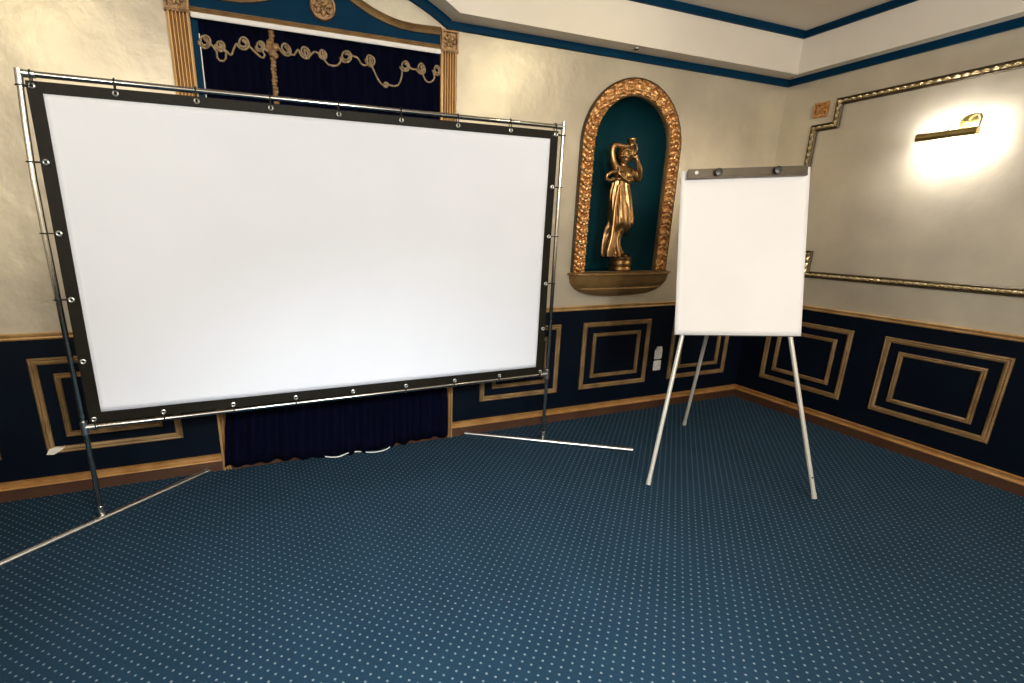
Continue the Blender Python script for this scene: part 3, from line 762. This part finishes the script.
for s, z, k in gro:
    c = fab(s, z, .007); pz = gx(s, z)
    bm = bmesh.new(); tube(bm, ring_pts(c, .0092), .0038, 8, closed=True); gm = obj('grommet', bm, M_STEEL, scr)
    ties = []
    corner = s in (0, 1) and z in (0, 1)
    if k == 't': ties.append((Vector((0, 0, 1)), (2.100+.022*s)-pz.y))
    if k == 'b': ties.append((Vector((0, 0, -1)), pz.y-.517))
    if k == 'l' or (corner and s == 0 and z == 1): ties.append((-E, pz.x-PS(.014, pz.y)))
    if k == 'r' or (corner and s == 1 and z == 1): ties.append((E, 2.752-pz.x))
    bm = bmesh.new()
    for d, L_ in ties:
        q = RP_+.004; side = E if abs(d.z) > .5 else Vector((0, 0, 1)); c0 = c-Nn*.004
        c1 = SP(pz.x, pz.y)+d*L_
        tube(bm, [c0, c0+d*(L_-q)*.5+Nn*.010, c1-d*q*.6+Nn*q*.85, c1+Nn*q, c1+d*q*.8+Nn*q*.6, c1+d*q, c1+d*q*.7-Nn*q*.7, c1-Nn*q, c1-d*q*.7-Nn*q*.7, c0-Nn*.016], .0030, 6)
    obj('elastic_tie', bm, M_RUBBER, gm, 60)

# ------------------------------------------------------------------ flipchart easel
FA, FB, FD = Vector((-2.055, -1.121, 0)), Vector((-1.246, -1.596, 0)), Vector((-1.067, -.435, 0))
e2 = (FB-FA).normalized(); nr = Vector((-e2.y, e2.x, 0)); th = math.radians(12)
up = nr*math.sin(th)+Vector((0, 0, 1))*math.cos(th); fn = e2.cross(up)         # fn points to the camera side
if fn.dot(CAM-FA) < 0: fn = -fn
ra = math.radians(1.8); e3 = e2*math.cos(ra)+up*math.sin(ra); u3 = -e2*math.sin(ra)+up*math.cos(ra)
O = FA+e2*.0865+up*.930
def BP3(a, b, o=0): return O+e3*a+u3*b+fn*o
ez = thing('flipchart_easel', 'white tripod flipchart easel with brown clamp bar before the corner', 'easel', (FA+FB+FD)/3)
def slab(bm, a0, a1, b0, b1, o0, o1, bev=0):
    t_ = bmesh.new()
    v = [t_.verts.new(BP3(a, b, o)) for o in (o0, o1) for b in (b0, b1) for a in (a0, a1)]
    for f in ((0, 1, 3, 2), (4, 6, 7, 5), (0, 4, 5, 1), (2, 3, 7, 6), (0, 2, 6, 4), (1, 5, 7, 3)): t_.faces.new([v[i] for i in f])
    if bev: bmesh.ops.bevel(t_, geom=t_.edges[:], offset=bev, segments=2, affect='EDGES')
    merge(bm, t_)
bm = bmesh.new(); slab(bm, .012, .690, .030, .955, -.032, -.012, .004); obj('board', bm, M_GREYP, ez, 30)
bm = bmesh.new(); slab(bm, .060, .680, -.004, .030, -.030, -.014, .003); obj('bottom_ledge', bm, M_KNOB, ez, 30)
bm = bmesh.new(); slab(bm, .030, .674, .914, .962, .004, .022, .004); slab(bm, .030, .674, .908, .916, .004, .026, .002)
cb = obj('clamp_bar', bm, M_CLAMP, ez, 30)
for a in (.192, .508):
    bm = bmesh.new()
    t_ = bmesh.new(); lathe(t_, [(.012, 0), (.012, .010), (.020, .012), (.022, .020), (.020, .028), (.012, .030)], (0, 0, 0), 20)
    mm = Matrix((e3, u3, fn)).transposed().to_4x4(); mm.translation = BP3(a, .936, .020); merge(bm, t_, mm)
    obj('knob', bm, M_KNOB, cb)
t_ = bmesh.new(); lathe(t_, [(.010, 0), (.010, .003), (.004, .004), (.002, .002)], (0, 0, 0), 18); bm = bmesh.new()
mm = Matrix((e3, u3, fn)).transposed().to_4x4(); mm.translation = BP3(.078, .940, .021); merge(bm, t_, mm)
obj('round_badge', bm, M_WPLAST, cb)
apex = BP3(.355, .80, -.045)
for foot, top, r in ((FA, BP3(.092, .20, -.042), .0125), (FB, BP3(.622, .20, -.042), .0125), (FD, apex, .0125)):
    foot = foot+Vector((0, 0, .006)); d = (top-foot).normalized()
    bm = bmesh.new(); tube(bm, [foot+d*.004, top], r, 14); lg = obj('leg', bm, M_GREYP, ez)
    bm = bmesh.new(); tube(bm, [foot+Vector((0, 0, -.002)), foot+d*.03], r+.002, 14); obj('rubber_foot', bm, M_GREYP, lg)
    if foot.x > -1.5 and foot.y < -1:
        bm = bmesh.new(); tube(bm, [foot+d*.125-Nn*0+fn*.010, foot+d*.125+fn*.016], .005, 8); obj('lock_screw', bm, M_KNOB, lg)
bm = bmesh.new(); slab(bm, .07, .645, .20, .24, -.056, -.032, .003); obj('leg_bracket', bm, M_GREYP, ez)
bm = bmesh.new(); slab(bm, .31, .40, .76, .84, -.060, -.032, .003); obj('hinge_block', bm, M_GREYP, ez)
# paper pad hung on the easel, with two pages curling a little
bm = bmesh.new(); n = 30
def paper(bm, a0, a1, b0, b1, o, curl, lift):
    g = []
    for j in range(n+1):
        b = b0+(b1-b0)*j/n; row = []
        for i in range(n+1):
            s = i/n; a = a0+(a1-a0)*s; v = (1-j/n)
            row.append(bm.verts.new(BP3(a+.004*v*math.sin(s*3), b, o+curl*v*v*(.4+.6*(2*s-1)**2)+lift*math.sin(PI*s)*.003)))
        g.append(row)
    for A, B in zip(g, g[1:]):
        for i in range(n): bm.faces.new((A[i], A[i+1], B[i+1], B[i]))
paper(bm, .002, .699, .000, .962, -.008, .006, .4)
f = tag(obj('paper_pad', bm, M_PAPER, None, 0), 'blank white paper pad hanging on the flipchart easel', 'paper pad')
for p in f.data.polygons: p.use_smooth = True
f.modifiers.new('thick', 'SOLIDIFY').thickness = .007

# ------------------------------------------------------------------ cable
pts = [(-3.86, -.060, .010), (-3.82, -.078, .007), (-3.77, -.088, .008), (-3.72, -.080, .018), (-3.68, -.055, .012), (-3.62, -.055, .006), (-3.57, -.085, .006), (-3.52, -.098, .006), (-3.46, -.090, .007), (-3.42, -.074, .014), (-3.40, -.060, .030), (-3.39, -.048, .04)]
P = [Vector(p) for p in pts]; out = []
for i in range(len(P)-1):
    p0, p1, p2, p3 = P[max(i-1, 0)], P[i], P[i+1], P[min(i+2, len(P)-1)]
    for k in range(5):
        t = k/5; out.append(.5*((2*p1)+(p2-p0)*t+(2*p0-5*p1+4*p2-p3)*t*t+(3*p1-p0-3*p2+p3)*t**3))
bm = bmesh.new(); tube(bm, out, .0036, 8)
tag(obj('cable', bm, M_WPLAST), 'white cable poking out under the curtain hem', 'cable')
